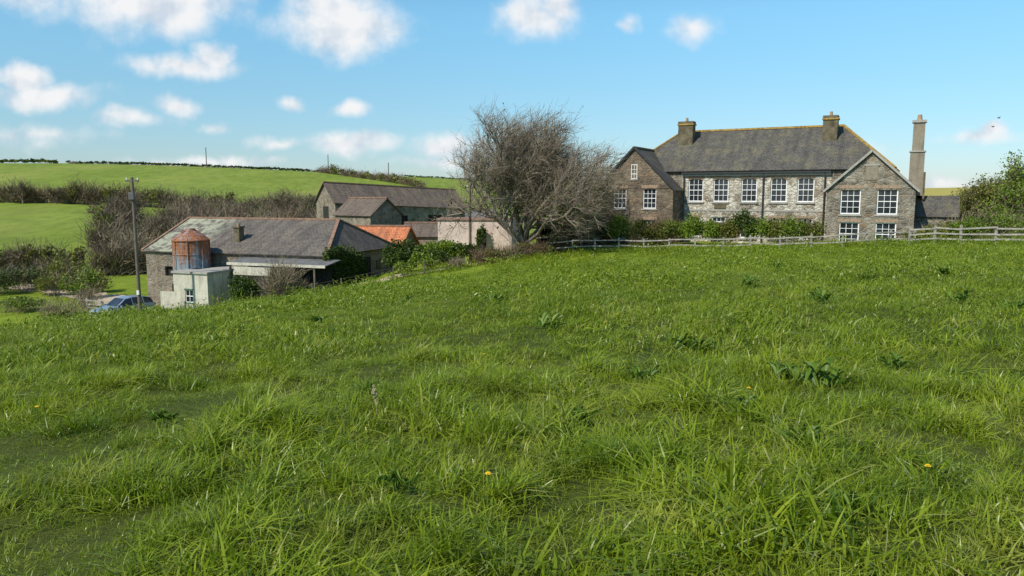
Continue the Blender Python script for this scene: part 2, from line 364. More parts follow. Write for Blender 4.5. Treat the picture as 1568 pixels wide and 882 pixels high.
def edge(pts,dens,k,s0,s1,jit):
    for a,b in zip(pts[:-1],pts[1:]):
        a=np.array(a);b=np.array(b); n=int(np.linalg.norm(b-a)*dens); u=rng.uniform(0,1,n)[:,None]; p=a+(b-a)*u+rng.normal(0,jit,(n,2)); parts.append((p[:,0],p[:,1],np.full(n,k),rng.uniform(s0,s1,n)))
def pol(px,d): # bearing helper: lateral offset for a surveyed bearing at distance d
    return ((px-784)/1150*d,d)
edge([pol(0,50),pol(225,51)],4,8,.7,1.3,.35)
edge([pol(225,51),pol(330,52),pol(430,53),pol(520,54),pol(600,55),pol(700,56),pol(842,58)],5,8,1.1,2.3,.35)
edge([pol(842,58.3),pol(985,55.3),pol(1150,52.3),pol(1290,50.3),pol(1400,50),pol(1470,47.3),pol(1640,43.8)],4,9,1.0,2.0,.3)
gx,gy,gk,gs=[np.concatenate([p[i] for p in parts]) for i in range(4)]
gz=zg(gx,gy)
me=bpy.data.meshes.new('grass'); me.from_pydata(np.stack([gx,gy,gz],1).tolist(),[],[])
a=me.attributes.new('gi','INT','POINT'); a.data.foreach_set('value',gk.astype(np.int32))
a=me.attributes.new('gs','FLOAT','POINT'); a.data.foreach_set('value',gs.astype(np.float32))
rot=np.zeros((len(gx),3)); rot[:,2]=rng.normal(0,1.2,len(gx))+1.6*np.sin(gx*.9+gy*.7+2*np.sin(gy*.6)); rot[:,0]=rng.normal(0,.22,len(gx)); rot[:,1]=rng.normal(.05,.22,len(gx))
a=me.attributes.new('gr','FLOAT_VECTOR','POINT'); a.data.foreach_set('vector',rot.astype(np.float32).ravel())
go=link(bpy.data.objects.new('grass',me))
ng=bpy.data.node_groups.new('scatter_grass','GeometryNodeTree')
ng.interface.new_socket('Geometry',in_out='INPUT',socket_type='NodeSocketGeometry'); ng.interface.new_socket('Geometry',in_out='OUTPUT',socket_type='NodeSocketGeometry')
gi=ng.nodes.new('NodeGroupInput'); gout=ng.nodes.new('NodeGroupOutput'); ip=ng.nodes.new('GeometryNodeInstanceOnPoints'); ci=ng.nodes.new('GeometryNodeCollectionInfo')
ci.inputs['Collection'].default_value=gcol; ci.inputs['Separate Children'].default_value=True; ci.inputs['Reset Children'].default_value=True
def na(name,dt):
    n=ng.nodes.new('GeometryNodeInputNamedAttribute'); n.data_type=dt; n.inputs['Name'].default_value=name
    return [o for o in n.outputs if o.enabled and o.name=='Attribute'][0]
e2r=ng.nodes.new('FunctionNodeEulerToRotation'); L=ng.links.new
L(gi.outputs[0],ip.inputs['Points']); L(ci.outputs[0],ip.inputs['Instance']); ip.inputs['Pick Instance'].default_value=True
L(na('gi','INT'),ip.inputs['Instance Index']); L(na('gr','FLOAT_VECTOR'),e2r.inputs[0]); L(e2r.outputs[0],ip.inputs['Rotation']); L(na('gs','FLOAT'),ip.inputs['Scale'])
L(ip.outputs[0],gout.inputs[0])
go.modifiers.new('scatter','NODES').node_group=ng
# ------------------------------------------------------------------ foliage
class FO:
    def __init__(s): s.q=[];s.mi=[];s.mats=[]
    def m(s,k):
        if M[k] not in s.mats: s.mats.append(M[k])
        return s.mats.index(M[k])
    def leaves(s,C,size,k):
        C=np.asarray(C); n=len(C); a=rng.normal(size=(n,3)); a/=np.linalg.norm(a,axis=1)[:,None]; b=rng.normal(size=(n,3)); b-=a*(a*b).sum(1)[:,None]; b/=np.linalg.norm(b,axis=1)[:,None]
        sz=size*rng.uniform(.5,1.3,n)[:,None]
        s.q.append(np.stack([C-a*sz,C-b*sz*.55,C+a*sz,C+b*sz*.55],1)); s.mi.append(np.full(n,s.m(k)))
    def streaks(s,B,D,L_,w,k):
        n=len(B); D=D/np.linalg.norm(D,axis=1)[:,None]; sd=np.cross(D,rng.normal(size=(n,3))); sd/=np.linalg.norm(sd,axis=1)[:,None]; L_=np.asarray(L_).reshape(-1,1)
        s.q.append(np.stack([B-sd*w,B+sd*w,B+D*L_+sd*w*.3,B+D*L_-sd*w*.3],1)); s.mi.append(np.full(n,s.m(k)))
    def bush(s,c,r,n,size,k,lumps=9):
        c=np.array(c);r=np.array(r,float); d=rng.normal(size=(lumps,3)); d[:,2]=np.abs(d[:,2])*.9-.15; d/=np.linalg.norm(d,axis=1)[:,None]
        lc=c+d*r*.62*rng.uniform(.6,1.15,(lumps,1)); lr=r*rng.uniform(.3,.5,(lumps,1))
        i=rng.integers(0,lumps,n); e=rng.normal(size=(n,3)); e/=np.linalg.norm(e,axis=1)[:,None]; e*=rng.uniform(.35,1.1,(n,1))
        P=lc[i]+e*lr[i]; s.leaves(P,size,k)
    def brush(s,c,r,n,ln,w,k):
        c=np.array(c);r=np.array(r,float); b=c+rng.normal(size=(n,3))*r*[.3,.3,0]; 
        D=(rng.normal(size=(n,3))*[.55,.55,.2]+[0.1,0,1]); u=rng.uniform(0,.75,n)[:,None]
        base=b+D*r[2]*u*[r[0]/r[2],r[1]/r[2],1]*[.9,.9,1]
        D2=D+rng.normal(size=(n,3))*.5
        s.streaks(base,D2,ln*rng.uniform(.5,1.2,n),w,k)
    def obj(s,name):
        Q=np.concatenate(s.q); n=len(Q); return npmesh(name,Q.reshape(-1,3),np.arange(4*n).reshape(n,4),s.mats,np.concatenate(s.mi))
def hedge(name,pts,h,w,lsz,dens,keys,streak=0,skey='twig',jit=.3):
    fo=FO(); pts=[np.array(p,float) for p in pts]
    for a,b in zip(pts[:-1],pts[1:]):
        L_=np.linalg.norm(b-a); nb=max(1,int(L_/(w*.55)))
        for i in range(nb):
            p=a+(b-a)*(i+rng.uniform(0,1))/nb; hh=h*rng.uniform(1-jit,1+jit); z=Z(p[0],p[1])
            k=keys[rng.integers(0,len(keys))]
            if k.startswith('twig'): fo.brush((p[0],p[1],z-.1),(w*.8,w*.8,hh*.8),int(dens*1.3),hh*.35,lsz*.14,k)
            else: fo.bush((p[0],p[1],z+hh*.42),(w*.75,w*.75,hh*.58),int(dens),lsz,k,6)
            if streak: fo.brush((p[0],p[1],z-.1),(w*.8,w*.8,hh),int(streak),hh*.35,lsz*.12,skey)
    return fo.obj(name)
hedge('ridge_hedgerow',[pol(-60,332),pol(40,332),pol(95,330)],1.8,2.4,.5,70,['leaf_dark','leaf_olive'],0,jit=.2)
hedge('ridge_hedgerow',[pol(112,333),pol(320,333),pol(490,334)],1.2,1.6,.4,90,['leaf_dark','leaf_dark','twig'],0,jit=.15)
hedge('ridge_hedgerow',[pol(620,334),pol(800,334)],.9,2,.3,40,['leaf_dark'],0,jit=.1)
hedge('hill_hedgerow',[pol(492,330),pol(540,312),pol(600,295),pol(650,280)],3.4,3,.4,110,['leaf_olive','twig_red','twig'],60)
hedge('hillside_hedgerow',[pol(-60,168),pol(60,168),pol(200,166)],4.4,2.8,.35,200,['twig_red','twig_pale','leaf_olive','twig'],160,'twig_red')
hedge('hillside_hedgerow',[pol(200,166),pol(330,160),pol(480,170)],3.8,2.8,.35,180,['twig','leaf_olive','twig_red','twig_pale'],150)
hedge('valley_hedge',[pol(-60,86),pol(60,86)],3.2,2.2,.22,480,['leaf_dark','twig','leaf_olive'],200)
hedge('valley_hedge',[pol(60,84),pol(150,84),pol(240,86)],3.4,2.0,.22,420,['twig','leaf_olive','leaf_dark','twig_pale'],220)
hedge('valley_hedge',[pol(150,100),pol(175,110),pol(190,125)],4.5,2.4,.26,380,['twig','leaf_olive','twig_red','twig_pale'],250)
fo=FO()
for i in range(200):
    px=rng.uniform(165,500); d=rng.uniform(92,150); 
    if px<250 and d>125: continue
    x,y=pol(px,d); z=Z(x,y); h=rng.uniform(2.2,5.0); k=['twig','twig_pale','twig_red','twig_pale','leaf_olive','leaf_dark','leaf_olive'][rng.integers(0,7)]
    if k[0]=='l': fo.bush((x,y,z+h*.3),(1.7,1.7,h*.45),260,.2,k,7); fo.brush((x,y,z),(1.8,1.8,h),300,h*.3,.03,'twig')
    else: fo.brush((x,y,z-.1),(2.0,2.0,h),560,h*.3,.03,k)
fo.obj('scrub_thicket')
fo=FO()
for px,d,r,k in [(95,74,2.1,'leaf_olive'),(120,68,1.7,'leaf_bright'),(78,70,1.6,'leaf_olive'),(140,72,1.4,'leaf_olive')]:
    x,y=pol(px,d); z=Z(x,y); fo.bush((x,y,z+r*.6),(r*1.2,r,r*1.1),1500,.13,k,9); fo.brush((x,y,z),(r,r,r*1.5),400,.7,.02,'twig_pale')
fo.obj('spring_shrubs')
# ------------------------------------------------------------------ recursive bare trees
def tree(name,base,height,seed,levels=5,spread=1.,wind=.25,r0=.35,n1=7,kids=(6,6,6,5),trunk=.16,ivy=0,leafk=None,twigmat='bark',leafn=0,kl=.62,minr=.009,lift=.12,ivr=.7,brush=0,bl=.6,bk='twig',jb=.5):
    R=random.Random(seed); Vv=[];F=[];tips=[];mids=[];dirs=[]
    def seg(a,b,ra,rb):
        d=(b-a); 
        if d.length<1e-4: return
        d=d.normalized(); s=d.orthogonal().normalized(); t=d.cross(s); i=len(Vv)
        n=3 if ra<.06 else 6
        for p,r in ((a,ra),(b,rb)):
            for k in range(n):
                an=k*2*math.pi/n; q=p+(s*math.cos(an)+t*math.sin(an))*r; Vv.append(q[:])
        for k in range(n): F.append((i+k,i+(k+1)%n,i+n+(k+1)%n,i+n+k))
    def grow(p,d,L_,r,lev):
        ns=4 if lev<2 else (3 if lev<4 else 2); pts=[p]
        for i in range(ns):
            j=.2 if lev else .12
            d=(d+Vector((R.gauss(0,j)+wind*.16*(lev>0),R.gauss(0,j),R.gauss(0,j)+ .05*(lev<3)))).normalized()
            q=pts[-1]+d*L_/ns; rr=r*(1-.55*(i+1)/ns); seg(pts[-1],q,max(minr,r*(1-.55*i/ns)),max(minr*.6,rr)); pts.append(q)
        if lev>=levels: tips.append(pts[-1]); dirs.append(d); return
        if lev in(1,2,3): mids.extend(pts[1:])
        n=n1 if lev==0 else kids[lev-1]
        for i in range(n):
            u=(.65+.35*i/n) if lev==0 else R.uniform(.25,1); k=min(ns-1,int(u*ns)); f=u*ns-k; pp=pts[k].lerp(pts[k+1],min(1,f))
            ax=d.orthogonal().normalized(); an=(i+R.random()*.6)*2*math.pi/n; ax=Matrix.Rotation(an,3,d)@ax
            tilt=R.uniform(.3,1.15)*spread if lev==0 else R.uniform(.3,.85)
            nd=(d*math.cos(tilt)+ax*math.sin(tilt)); nd=(nd+Vector((wind*.35,0,lift))).normalized()
            grow(pp,nd,L_*(R.uniform(.8,1.1)*kl if lev else R.uniform(.85,1.1)*.36/trunk),r*(.55 if lev else .5),lev+1)
    grow(Vector(base)-Vector((0,0,.2)),Vector((.05,0,1)),height*trunk,r0,0)
    e=empty(name,base); me=bpy.data.meshes.new('branches'); bz=Vector(base)
    me.from_pydata([(v[0]-bz.x,v[1]-bz.y,v[2]-bz.z) for v in Vv],[],F); me.materials.append(M[twigmat]); link(bpy.data.objects.new('branches',me),e)
    def cloud(n,pool,sz,key,nm,sp):
        fo=FO(); P=np.array([p[:] for p in pool]); i=rng.integers(0,len(P),n); C=P[i]+rng.normal(size=(n,3))*sp-np.array(base); fo.leaves(C,sz,key); o=fo.obj(nm); o.parent=e
    if ivy: cloud(ivy,[m for m in mids if m.z<bz.z+height*ivr],.13,'leaf_dark','ivy',.28)
    if leafn: cloud(leafn,tips,.11 if leafn>3000 else .07,leafk,'leaves',.22)
    if brush:
        fo=FO(); P=np.array([p[:] for p in tips+mids])-np.array(base); Dn=np.array([d[:] for d in dirs]+[(.2,0,1)]*len(mids)); i=rng.integers(0,len(P),brush)
        fo.streaks(P[i]+rng.normal(size=(brush,3))*.12,Dn[i]+rng.normal(size=(brush,3))*jb+np.array([wind*.8,0,.15]),bl*rng.uniform(.5,1.3,brush),.008,bk); o=fo.obj('fine_twigs'); o.parent=e
    return e,len(F)
bx,by=pol(808,60)
_,nf=tree('windswept_bare_tree',(bx,by,Z(bx,by)),16.2,5,levels=5,spread=1.0,wind=.34,r0=.32,n1=13,kids=(7,7,5,5),trunk=.075,ivy=2400,minr=.009,lift=.13,ivr=.36,brush=26000,bl=.7,bk='twig_pale',leafk='leaf_olive',leafn=2900)
print('tree faces',nf)
bx,by=pol(880,66); tree('windswept_bare_tree',(bx,by,Z(bx,by)),7.5,11,levels=4,spread=1.1,wind=.5,r0=.22,n1=8,kids=(7,7,6),twigmat='twig_red',minr=.01,brush=7000,bl=.5,bk='twig_red')
bx,by=pol(905,72); tree('windswept_bare_tree',(bx,by,Z(bx,by)),7,12,levels=4,spread=1.1,wind=.4,r0=.22,n1=8,kids=(7,7,6),twigmat='twig_red',minr=.01,brush=7000,bl=.5,bk='twig_red')
for px,d,h,sd,iv in [(188,115,10.5,21,700),(170,118,8,29,300),(432,135,9.5,22,300),(474,130,8.5,23,1400),(300,120,6,24,100),(240,110,6,25,200),(360,118,6,26,0),(40,165,7,27,300),(90,165,6,28,0)]:
    bx,by=pol(px,d); tree('hedgerow_tree',(bx,by,Z(bx,by)),h,sd,levels=4,spread=.8,wind=.1,r0=.22,n1=6,kids=(6,6,5),ivy=iv,twigmat='twig',minr=.02)
for px,d,h,sd,ln,lk in [(1470,68,6.0,31,7500,'leaf_olive'),(1505,66,7.6,32,10500,'leaf_olive'),(1545,64,8.8,33,12000,'leaf_bright'),(1590,62,8.6,34,10500,'leaf_olive'),(1440,72,4.6,35,4500,'leaf_bright')]:
    bx,by=pol(px,d); tree('budding_tree',(bx,by,Z(bx,by)),h,sd,levels=4,spread=.9,wind=.25,r0=.2,n1=7,kids=(6,6,5),leafk=lk,leafn=ln,ivy=500,twigmat='twig',minr=.012,brush=2500,bl=.5,bk='twig_pale')
# ------------------------------------------------------------------ HOUSE
HZ=-2.6; hang=math.atan2(-.474,.881); house=empty('stone_country_house',(7.6,68,HZ),hang)
w=MB(HZ); win=MB(HZ); trim=MB(HZ); roof=MB(HZ); rdg=MB(HZ)
def op(c,wd,a,b): return (c-wd/2,c+wd/2,a,b)
lw=[op(2.21,1.2,.38,2.15),op(4.92,1.2,.38,2.15),op(2.21,1.2,-2.3,-.6),op(4.92,1.2,-2.3,-.6)]
rw=[op(20.9,1.42,.1,2.05),op(23.44,1.42,.1,2.05),op(20.9,1.42,-2.3,-.52),op(23.44,1.42,-2.3,-.52)]
mw=[op(c,1.3,.98,2.98) for c in (8.23,10.41,12.78,15.18,17.3)]+[op(c,1.3,-2.1,-.35) for c in (12.78,15.18,17.3)]+[op(8.1,1.2,-2.1,-.35),op(10.3,1.2,-2.55,-.35)]
def gablewing(x0,x1,zb,ze,za,ops,mat,t1,rm):
    xm=(x0+x1)/2
    w.wall(x0,x1,zb,ze,0,ops,mat); w.poly([(x0,0,ze),(x1,0,ze),(xm,0,za)],mat)
    w.poly([(x1,0,zb),(x1,t1,zb),(x1,t1,ze),(x1,0,ze)],mat); w.poly([(x0,t1,zb),(x0,0,zb),(x0,0,ze),(x0,t1,ze)],mat)
    w.poly([(x1,t1,zb),(x0,t1,zb),(x0,t1,ze),(x1,t1,ze)],mat); w.poly([(x1,t1,ze),(x0,t1,ze),(xm,t1,za)],mat)
    sl=(za-ze)/(xm-x0); oh=.22
    roof.slab([(x0-oh,-.12,ze-oh*sl+.12),(xm,-.12,za+.12),(xm,t1+.1,za+.12),(x0-oh,t1+.1,ze-oh*sl+.12)],.1,rm)
    roof.slab([(xm,-.12,za+.12),(x1+oh,-.12,ze-oh*sl+.12),(x1+oh,t1+.1,ze-oh*sl+.12),(xm,t1+.1,za+.12)],.1,rm)
    rdg.beam((xm,-.14,za+.14),(xm,t1,za+.14),.22,.12,M['ridge'])
gablewing(0,7.0,HZ-1,2.05,5.55,lw,M['stone_brown'],9,M['slate_house'])
gablewing(19.2,25.3,HZ-1,1.95,4.75,rw,M['stone_grey'],9,M['slate_house'])
w.wall(7.0,19.2,HZ-1,3.5,2.7,mw,M['stone_white'])
w.box(1.5,7.0,9.01,13,HZ-1,3.5,M['stone_grey']); w.box(19.2,23.5,9.01,13,HZ-1,3.5,M['stone_grey'])
w.box(1.6,7.0,2.7,9.0,2.0,3.5,M['stone_grey']); w.box(19.2,23.4,2.7,9.0,1.9,3.5,M['stone_grey'])
w.box(7.0,19.2,12.8,13,HZ-1,3.5,M['stone_grey'])
E=.3; x0,x1,y0,y1,ze,zr=1.5-E,23.5+E,2.7-E,12.7+E,3.62,7.45; ra,rb,ym=5.5,19.5,7.7
S=M['slate_house']
roof.slab([(x0,y0,ze),(x1,y0,ze),(rb,ym,zr),(ra,ym,zr)],.1,S); roof.slab([(x1,y1,ze),(x0,y1,ze),(ra,ym,zr),(rb,ym,zr)],.1,S)
roof.slab([(x0,y1,ze),(x0,y0,ze),(ra,ym,zr)],.1,S); roof.slab([(x1,y0,ze),(x1,y1,ze),(rb,ym,zr)],.1,S)
rdg.beam((ra,ym,zr+.03),(rb,ym,zr+.03),.3,.16,M['ridge'])
for a,b in (((x0,y0,ze),(ra,ym,zr)),((x1,y0,ze),(rb,ym,zr)),((x0,y1,ze),(ra,ym,zr)),((x1,y1,ze),(rb,ym,zr))): rdg.beam(Vector(a)+Vector((0,0,.03)),Vector(b)+Vector((0,0,.03)),.22,.12,M['ridge'])
trim.box(7.01,19.19,2.5,2.699,3.2,3.42,M['sill']); trim.box(7.01,19.19,2.34,2.5,3.38,3.5,M['pipe'])
trim.box(7.01,19.19,2.66,2.699,.18,.32,M['sill'])
for x,y,zt in ((7.2,2.55,3.35),(13.95,2.55,3.35),(18.75,2.55,3.35)): trim.cyl(x,y,HZ-.5,zt,.06,.06,M['pipe'],8)
for o in lw+rw: 
    sash(win,*o,.1); trim.box(o[0]-.1,o[1]+.1,-.07,.12,o[2]-.14,o[2]-.004,M['sill']); trim.box(o[0]-.12,o[1]+.12,-.02,.05,o[3]+.004,o[3]+.26,M['lintel'])
for o in mw[:9]:
    sash(win,*o,2.8); trim.box(o[0]-.1,o[1]+.1,2.6,2.82,o[2]-.14,o[2]-.004,M['sill']); trim.box(o[0]-.12,o[1]+.12,2.68,2.75,o[3]+.004,o[3]+.2,M['lintel'])
    n=6; a,b=o[0],o[1]
    for i in range(n):
        u0,u1=i/n,(i+1)/n; f=lambda u:.16*(1-(2*u-1)**2)
        trim.poly([(a+(b-a)*u0,2.74,o[3]-.18+f(u0)),(a+(b-a)*u1,2.74,o[3]-.18+f(u1)),(a+(b-a)*u1,2.74,o[3]),(a+(b-a)*u0,2.74,o[3])],M['lintel'])
o=mw[9]; win.box(o[0],o[1],2.83,2.86,o[2],o[3]-.45,M['pipe']); sash(win,o[0],o[1],o[3]-.45,o[3],2.8,3,1)
trim.box(9.9,10.9,2.66-.03,2.659,.4,.95,M['chim'])
sash(win,3.5-.28,3.5+.28,2.95,4.2,-.03,2,3,.06); trim.box(3.5-.36,3.5+.36,-.08,-.005,2.82,2.94,M['sill'])
trim.box(21.85,22.7,-.04,-.004,2.7,3.75,M['concrete']); trim.box(21.75,22.8,-.07,-.004,3.76,3.88,M['sill'])
for a,b in (((18.95,-.16,1.82),(22.25,-.16,4.9)),((25.55,-.16,1.82),(22.25,-.16,4.9))): trim.beam(a,b,.12,.16,M['sill'])
for a,b in (((-.25,-.16,1.9),(3.5,-.16,5.7)),((7.25,-.16,1.9),(3.5,-.16,5.7))): trim.beam(a,b,.12,.16,M['pipe'])
def stack(x,y,wx,wy,z0,z1,mt=M['chim'],pots=2):
    trim.box(x-wx/2,x+wx/2,y-wy/2,y+wy/2,z0,z1-.35,mt); trim.box(x-wx/2-.08,x+wx/2+.08,y-wy/2-.08,y+wy/2+.08,z1-.35,z1-.22,M['ridge']); trim.box(x-wx/2-.02,x+wx/2+.02,y-wy/2-.02,y+wy/2+.02,z1-.22,z1,mt)
    for i in range(pots):
        px=x+(i-(pots-1)/2)*.5; trim.cyl(px,y,z1,z1+.35,.14,.11,M['pot'],10)
stack(6.3,6.3,1.35,.95,5.0,8.25,pots=1); stack(18.6,6.3,1.15,.95,5.0,8.2,pots=1)
trim.box(24.7,25.75,6.2,7.2,1.5,5.0,M['concrete']); trim.box(24.62,25.83,6.12,7.28,5.0,5.12,M['sill']); trim.box(24.8,25.65,6.3,7.1,5.12,7.35,M['concrete']); trim.box(24.7,25.75,6.2,7.2,7.35,7.55,M['sill']); trim.cyl(25.22,6.7,7.55,8.0,.2,.15,M['pot'],10)
trim.box(25.75,25.9,6.2,7.2,1.2,3.4,M['chim'])
w.box(25.31,28.2,5,9,HZ-1,-.1,M['stone_grey'],); roof.slab([(25.31,4.8,-.15),(28.4,4.8,-.15),(28.4,7,1.5),(25.31,7,1.5)],.08,S); roof.slab([(28.4,9.2,-.15),(25.31,9.2,-.15),(25.31,7,1.5),(28.4,7,1.5)],.08,S); w.poly([(28.2,5,-.1),(28.2,9,-.1),(28.2,7,1.4)],M['stone_grey'])
w.obj('walls',house); win.obj('windows',house); trim.obj('trim_and_chimneys',house); roof.obj('roof',house); rdg.obj('ridge_tiles',house)
def hw(s,t): return (7.6+.881*s+.474*t, 68-.474*s+.881*t)
def bush_obj(name,x,y,r,h,n,sz,k,tw=None,tn=200):
    fo=FO(); z=Z(x,y)
    if k: fo.bush((x,y,z+h*.42),(r,r*.9,h*.6),n,sz,k,11)
    if tw: fo.brush((x,y,z-.1),(r*.9,r*.9,h*1.0),tn,h*.35,.014,tw)
    return fo.obj(name)
for s,t,r,h,k,tw,tn in [(1.0,-3.5,1.7,2.8,'leaf_dark',None,0),(3.3,-3.2,1.8,2.9,'leaf_bright',None,0),(5.4,-3,1.5,2.3,'leaf_olive','twig_red',300),(6.6,-2.6,1.4,2.3,'leaf_olive','twig_red',900),(7.9,-2.5,1.5,2.4,'leaf_bright','twig_red',300),(9.4,-2.2,1.5,2.5,'leaf_bright',None,0),(10.9,-2.4,1.4,2.2,'leaf_bright',None,0),(12.0,-2.2,1.3,2.2,'leaf_olive','twig_red',300),(13.4,-2,1.3,2.8,'leaf_dark',None,0),(14.8,-2,1.4,2.3,'leaf_bright',None,0),(16.0,-2,1.3,2.3,'leaf_olive','twig_pale',300),(17.2,-2.2,1.3,2.4,'leaf_bright','twig_pale',300),(18.3,-2.2,1.2,2.3,'leaf_olive','twig_pale',300),(-1.0,-3,1.6,2.1,None,'twig_red',1100),(-2.8,-3,1.6,1.8,'leaf_olive','twig_red',500),(26.8,-1.5,1.2,1.6,'leaf_olive','twig_pale',300),(28.5,-1,1.5,2.0,'leaf_bright','twig_pale',300)]:
    x,y=hw(s,t); bush_obj('garden_shrub',x,y,r,h,3200,.085,k,tw,tn)
# ------------------------------------------------------------------ FARM BUILDING (near)
FZ=-8.1; farm=empty('slate_roofed_farm_building',(-30.1,61.6,FZ),math.atan2(-.33,.944))
w=MB(FZ); trim=MB(FZ); roof=MB(FZ); rdg=MB(FZ); st=M['stone_farm']
ops=[op(2.3,.8,-5.0,-4.2),op(3.0,.9,-7.4,-5.6),op(12.5,1.0,-5.6,-4.4)]
w.wall(0,17.1,FZ,-2.9,0,ops,st,.25)
w.poly([(17.1,0,FZ),(17.1,10.6,FZ),(17.1,10.6,-2.9),(17.1,0,-2.9)],st); w.poly([(0,10.6,FZ),(0,0,FZ),(0,0,-2.9),(0,5.3,-.55),(0,10.6,-2.9)],st); w.poly([(17.1,10.6,FZ),(0,10.6,FZ),(0,10.6,-2.9),(17.1,10.6,-2.9)],st)
for o in ops: w.poly([(o[0],.24,o[2]),(o[1],.24,o[2]),(o[1],.24,o[3]),(o[0],.24,o[3])],M['dark'])
S=M['slate_farm']; e=.25; zE=-2.95; zR=-.45; hx=15.0
roof.slab([(-e,-e,zE),(17.1+e,-e,zE),(hx,5.3,zR),(-e,5.3,zR)],.09,S); roof.slab([(17.1+e,10.6+e,zE),(-e,10.6+e,zE),(-e,5.3,zR),(hx,5.3,zR)],.09,S); roof.slab([(17.1+e,-e,zE),(17.1+e,10.6+e,zE),(hx,5.3,zR)],.09,S)
rdg.beam((-e,5.3,zR+.03),(hx,5.3,zR+.03),.28,.14,M['ridge_red']); rdg.beam((17.1+e,-e,zE+.03),(hx,5.3,zR+.03),.24,.12,M['ridge_red']); rdg.beam((-e+.1,-e,zE+.05),(-e+.1,5.3,zR+.05),.2,.1,M['ridge_red']); rdg.beam((17.1+e,10.6+e,zE+.03),(hx,5.3,zR+.03),.24,.12,M['ridge_red'])
trim.box(7.7,8.25,1.4,2.0,-3,-1.05,M['chim']); trim.box(7.62,8.33,1.32,2.08,-1.05,-.93,M['chim']); trim.cyl(7.97,1.7,-.93,-.7,.13,.11,M['pot'],8)
roof.slab([(9.8,-2.0,-3.5),(18.4,-2.0,-3.5),(18.4,-.02,-3.22),(9.8,-.02,-3.22)],.06,M['greysheet'])
trim.box(9.8,18.4,-2.06,-2.005,-3.66,-3.46,M['cream'])
trim.box(10.3,13.6,-1.96,-1.92,-4.4,-3.75,M['cream']); trim.box(10.4,13.4,-1.95,-1.90,-5.9,-4.45,M['dark'])  # dark sheet below the cream panel paints the shade of the open bay
trim.box(13.8,18.2,-.9,-.85,-6.2,-3.6,M['dark'])  # dark sheet paints the shadow on the wall behind the lean-to
for x in (10.0,13.7,15.6,17.4): trim.box(x-.06,x+.06,-1.95,-1.83,-6.2,-3.6,M['pole'])
w.obj('walls',farm); trim.obj('lean_to_and_chimney',farm); roof.obj('roof',farm); rdg.obj('ridge_tiles',farm)
t2=MB(FZ); t2.box(17.11,17.16,5.2,6.6,-5.6,-3.5,M['dark']); t2.box(17.11,17.15,7.6,8.4,-4.6,-3.9,M['pipe']); t2.obj('side_door',farm)
fo=FO(); n=7000; P=np.stack([17.2+rng.uniform(0,.45,n),rng.uniform(-.5,5.2,n),rng.uniform(-5.8,-2.3,n)-FZ],1); P=P[(P[:,2]+FZ)<-2.1-.35*np.abs(P[:,1]-1)+rng.normal(0,.25,n)]; fo.leaves(P,.12,'leaf_dark')
iv=fo.obj('ivy'); iv.parent=farm
def fw(s,t): return (-30.1+.944*s+.33*t, 61.6-.33*s+.944*t)
cz=-7.5; cx,cy=fw(6.9,-4.4); cb=empty('cream_rendered_outbuilding',(cx,cy,cz),math.atan2(-.33,.944)); b=MB(cz)
o1=[(1.0,1.75,-6.3,-5.35)]
b.wall(0,3.1,cz,-4.15,0,o1,M['cream'],.12); sash(b,*o1[0],.06,2,2,.06); 
b.poly([(3.1,0,cz),(3.1,4.3,cz),(3.1,4.3,-4.15),(3.1,0,-4.15)],M['cream']); b.poly([(0,1.4,cz),(0,0,cz),(0,0,-4.15),(0,1.4,-4.15)],M['cream']); b.poly([(.8,1.4,cz),(0,1.4,cz),(0,1.4,-4.15),(.8,1.4,-4.15)],M['cream'])
b.box(-.1,3.2,-.1,1.5,-4.149,-4.0,M['sill']); b.box(.9,3.2,1.501,4.3,-4.149,-4.0,M['sill'])
b.box(-1.5,-.1,.2,.35,cz,-5.6,M['cream'])
b.box(.95,1.8,-.02,.05,-6.38,-6.3,M['greenpaint']); b.box(.95,1.8,-.02,.05,-5.35,-5.27,M['greenpaint'])
b.obj('walls_and_flat_roof',cb)
sx,sy=fw(6.1,-1.55); sz=-7.5; so=empty('rusty_grain_silo',(sx,sy,sz)); b=MB(sz); n=32
b.cyl(0,0,sz,-1.95,1.33,1.33,M['silo'],n,False); b.cyl(0,0,-1.95,-1.87,1.40,1.40,M['silo'],n); b.cyl(0,0,-1.87,-1.5,1.38,.95,M['silo'],n,False); b.cyl(0,0,-1.5,-1.18,.95,.42,M['silo'],n,False); b.cyl(0,0,-1.18,-1.0,.42,.36,M['silo'],n)
for z in (-6,-5,-4,-3): b.cyl(0,0,z,z+.06,1.36,1.36,M['silo'],n)
for i in range(8):
    a=i*math.pi/4+.2; b.beam((1.36*math.cos(a),1.36*math.sin(a),sz),(1.36*math.cos(a),1.36*math.sin(a),-1.9),.06,.06,M['silo'])
    b.beam((1.38*math.cos(a),1.38*math.sin(a),-1.86),(.42*math.cos(a),.42*math.sin(a),-1.16),.05,.07,M['silo'])
b.obj('silo_body',so)
